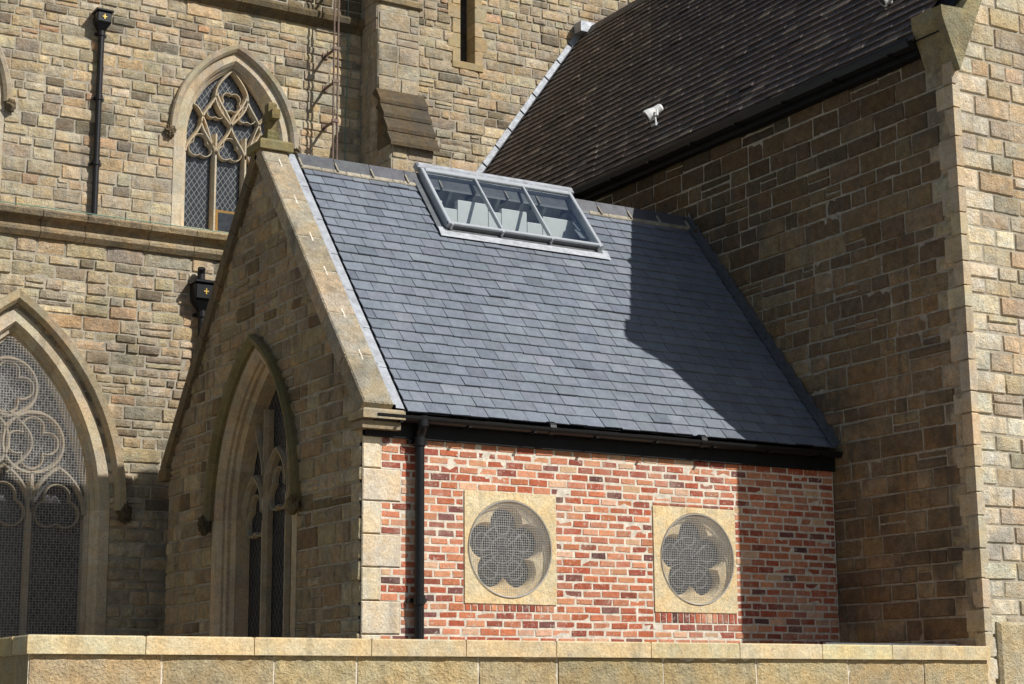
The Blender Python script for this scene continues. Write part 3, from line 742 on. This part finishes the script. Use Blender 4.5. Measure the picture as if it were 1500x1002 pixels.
for a,b,c,d,e,z0,z1,zc in WIN:
    m=MB();R=.475;N=100;cs=ds(lin(214,194,150),1.1,.1)
    cir=lambda r,dd:[fb(e+r*math.cos(2*math.pi*i/N),zc+r*math.sin(2*math.pi*i/N),dd) for i in range(N)]
    sq=[]
    for i in range(N):
        t=2*math.pi*i/N;x,z=math.cos(t),math.sin(t)
        kx=(b-e if x>0 else e-a)/max(abs(x),1e-6);kz=(d-zc if z>0 else zc-c)/max(abs(z),1e-6);k=min(kx,kz);sq.append((e+x*k,zc+z*k))
    for X in(a,b):
        for Z in(c,d):
            j=min(range(N),key=lambda i:(sq[i][0]-X)**2+(sq[i][1]-Z)**2);sq[j]=(X,Z)
    rings=[[fb(x,z,-.02) for x,z in sq],[fb(x,z,.014) for x,z in sq],cir(R+.015,.014),cir(R,.0),cir(R-.01,-.035),cir(R-.035,-.05)]
    fo=[foil(e,zc,.25,.172+k,5,90,N)[:N] for k in(.018,.0,-.012)]
    rings+=[[fb(x,z,-.055) for x,z in fo[0]],[fb(x,z,-.09) for x,z in fo[1]],[fb(x,z,-.16) for x,z in fo[2]]]
    V=[p for r in rings for p in r];F=[(k*N+i,k*N+(i+1)%N,(k+1)*N+(i+1)%N,(k+1)*N+i) for k in range(len(rings)-1) for i in range(N)]
    cols=[]
    for k in range(len(rings)):
        for i in range(N):
            qd=int((i/N*4+.5)%4);cols.append(tuple(v*(.94,1.04,.97,1.02)[qd] for v in cs))
    m.add(V,F,M_DRESS,cols)
    m.add([fb(e-.5,zc-.5,-.15),fb(e+.5,zc-.5,-.15),fb(e+.5,zc+.5,-.15),fb(e-.5,zc+.5,-.15)],[(0,1,2,3)],M_GLASS)
    for r in(.13,.245):bar(m,fb,arc(e,zc,r,0,360,40),.012,-.149,-.14,(.2,.2,.2),mat=M_LATT)
    for k in range(5):
        t=math.radians(90+72*k);bar(m,fb,arc(e+.245*math.cos(t),zc+.245*math.sin(t),.09,0,360,24),.012,-.149,-.14,(.2,.2,.2),mat=M_LATT)
        for q in(-18,18,36):bar(m,fb,line((e+.05*math.cos(t+math.radians(q)),zc+.05*math.sin(t+math.radians(q))),(e+.4*math.cos(t+math.radians(q)),zc+.4*math.sin(t+math.radians(q))),3),.010,-.149,-.141,(.2,.2,.2),mat=M_LATT)
    GR=R
    mesh_guard(m,fb,e-GR,e+GR,zc-GR,zc+GR,.024,.0038,lambda u,z:.016+.03*max(0,1-((u-e)**2+(z-zc)**2)/GR**2),lambda u,z:(u-e)**2+(z-zc)**2<GR**2,M_WIRE)
    m.tube([fb(e+GR*math.cos(2*math.pi*i/48),zc+GR*math.sin(2*math.pi*i/48),.018) for i in range(49)],.008,M_WIRE,6,cap=False)
    m.obj('round_window',ve)
m=MB();m.box(fb,.02,5.88,2.49,2.66,-.02,.05,M_FASC);m.box(fb,.02,5.88,2.66,2.72,-.1,.06,M_FASC)
gyc,gzc=-.145,2.69;V=[];n=9
for x in(.06,5.86):
    for i in range(n):
        t=math.pi*(1+i/(n-1));V.append((x,gyc+.065*math.cos(t),gzc+.065*math.sin(t)))
    for i in range(n):
        t=math.pi*(2-i/(n-1));V.append((x,gyc+.058*math.cos(t),gzc+.058*math.sin(t)))
k=2*n;m.add(V,[(i,(i+1)%k,k+(i+1)%k,k+i) for i in range(k)]+[tuple(range(k)),tuple(range(k,2*k))],M_BLACK)
x=.3
while x<5.8:m.box(ID,x,x+.03,gyc-.07,-.05,gzc-.072,gzc-.06,M_BLACK);x+=.75
for x in(2.0,3.9):m.tube([(x,gyc,gzc-.002),(x+.07,gyc,gzc-.002)],.07,M_BLACK,16)
m.obj('eaves_gutter',ve)
m=MB();px=.575
m.tube([(px,gyc,2.66),(px,gyc,2.60),(px,-.10,2.54),(px,-.085,2.48),(px,-.085,-1.6)],.047,M_BLACK,16)
for z in(2.50,.98,-.6):
    m.tube([(px,-.085,z),(px,-.085,z-.08)],.06,M_BLACK,16);m.box(fb,px-.1,px+.1,z-.06,z-.02,.0,.05,M_BLACK)
m.tube([(px,gyc,2.70),(px,gyc,2.60)],.062,M_BLACK,16)
m.obj('drainpipe')

# ============================================================ BOUNDARY WALL
bw=empty('boundary_wall');FY=-2.30;X0,X1=-3.79,5.80
f0=fr_front(FY+.05);m=MB()
cw=lambda u,z,r,q:jit(ds(lin(198,178,134),1.06,.10),.09,r,.02)
wall(m,f0,X0+.03,X1,-1.6,.355,nob,(.30,.36),(.75,1.25),cw,M_TOOL,M_MORTB,proud=(.004,.010),amp=.010,gap=.004,bev=.006,cell=.04,jt=.001,seed=61,split=0)
fwl=fr_west(X0+.03);wall(m,fwl,FY+.05,5.9,-1.6,.355,nob,(.30,.36),(.75,1.25),cw,M_TOOL,M_MORTB,proud=(.006,.010),amp=.005,gap=.004,bev=.006,cell=.12,jt=.001,seed=62,split=0)
m.obj('boundary_wall_masonry',bw)
m=MB()
x=X0
while x<X1-.05:
    e=min(X1,x+rnd.uniform(.85,1.1));
    if X1-e<.4:e=X1
    m.box(ID,x+.004,e-.004,FY,FY+.38,.355,.49,M_DRESS,jit(ds(lin(206,188,146),1.06,.10),.08),.012);x=e
y=FY+.39
while y<5.4:
    e=min(5.85,y+.95);m.box(ID,X0,X0+.38,y,e-.005,.355,.49,M_DRESS,jit(lin(200,180,136),.07),.012);y=e
m.obj('boundary_wall_coping',bw)
m=MB();m.box(ID,4.0,X1-.02,FY+.38,FY+.42,.40,.52,M_LEADD);m.obj('boundary_wall_flashing',bw)

# ============================================================ LIGHT, SKY, CAMERA
el=math.radians(41);sd=Vector((.532*math.cos(el),-.847*math.cos(el),math.sin(el))).normalized()
sl=bpy.data.lights.new('sun','SUN');sl.energy=5.0;sl.angle=math.radians(.5);sl.color=(1,.97,.92)
so=bpy.data.objects.new('sun',sl);so.rotation_euler=(-sd).to_track_quat('-Z','Y').to_euler();scene.collection.objects.link(so)
w=bpy.data.worlds.new('World');scene.world=w;w.use_nodes=True;nt=w.node_tree;nt.nodes.clear()
sky=nt.nodes.new('ShaderNodeTexSky');sky.sky_type='NISHITA';sky.sun_disc=False;sky.sun_elevation=el;sky.sun_rotation=math.atan2(sd.x,sd.y)
bg=nt.nodes.new('ShaderNodeBackground');bg.inputs[1].default_value=.06;ow=nt.nodes.new('ShaderNodeOutputWorld')
nt.links.new(sky.outputs[0],bg.inputs[0]);nt.links.new(bg.outputs[0],ow.inputs[0])
yaw,pit,rol=map(math.radians,(31.245,11.443,-.447))
F=Vector((math.sin(yaw)*math.cos(pit),math.cos(yaw)*math.cos(pit),math.sin(pit)));R=Vector((math.cos(yaw),-math.sin(yaw),0));U=R.cross(F)
R2=R*math.cos(rol)+U*math.sin(rol);U2=-R*math.sin(rol)+U*math.cos(rol)
cd=bpy.data.cameras.new('camera');cd.sensor_width=36;cd.lens=2593.725/1500*36;cd.clip_end=2000
co=bpy.data.objects.new('camera',cd);mt=Matrix((R2,U2,-F)).transposed().to_4x4();mt.translation=Vector((-7.464,-15.072,0));co.matrix_world=mt
scene.collection.objects.link(co);scene.camera=co
scene.view_settings.view_transform='Standard';scene.view_settings.look='None';scene.view_settings.exposure=0
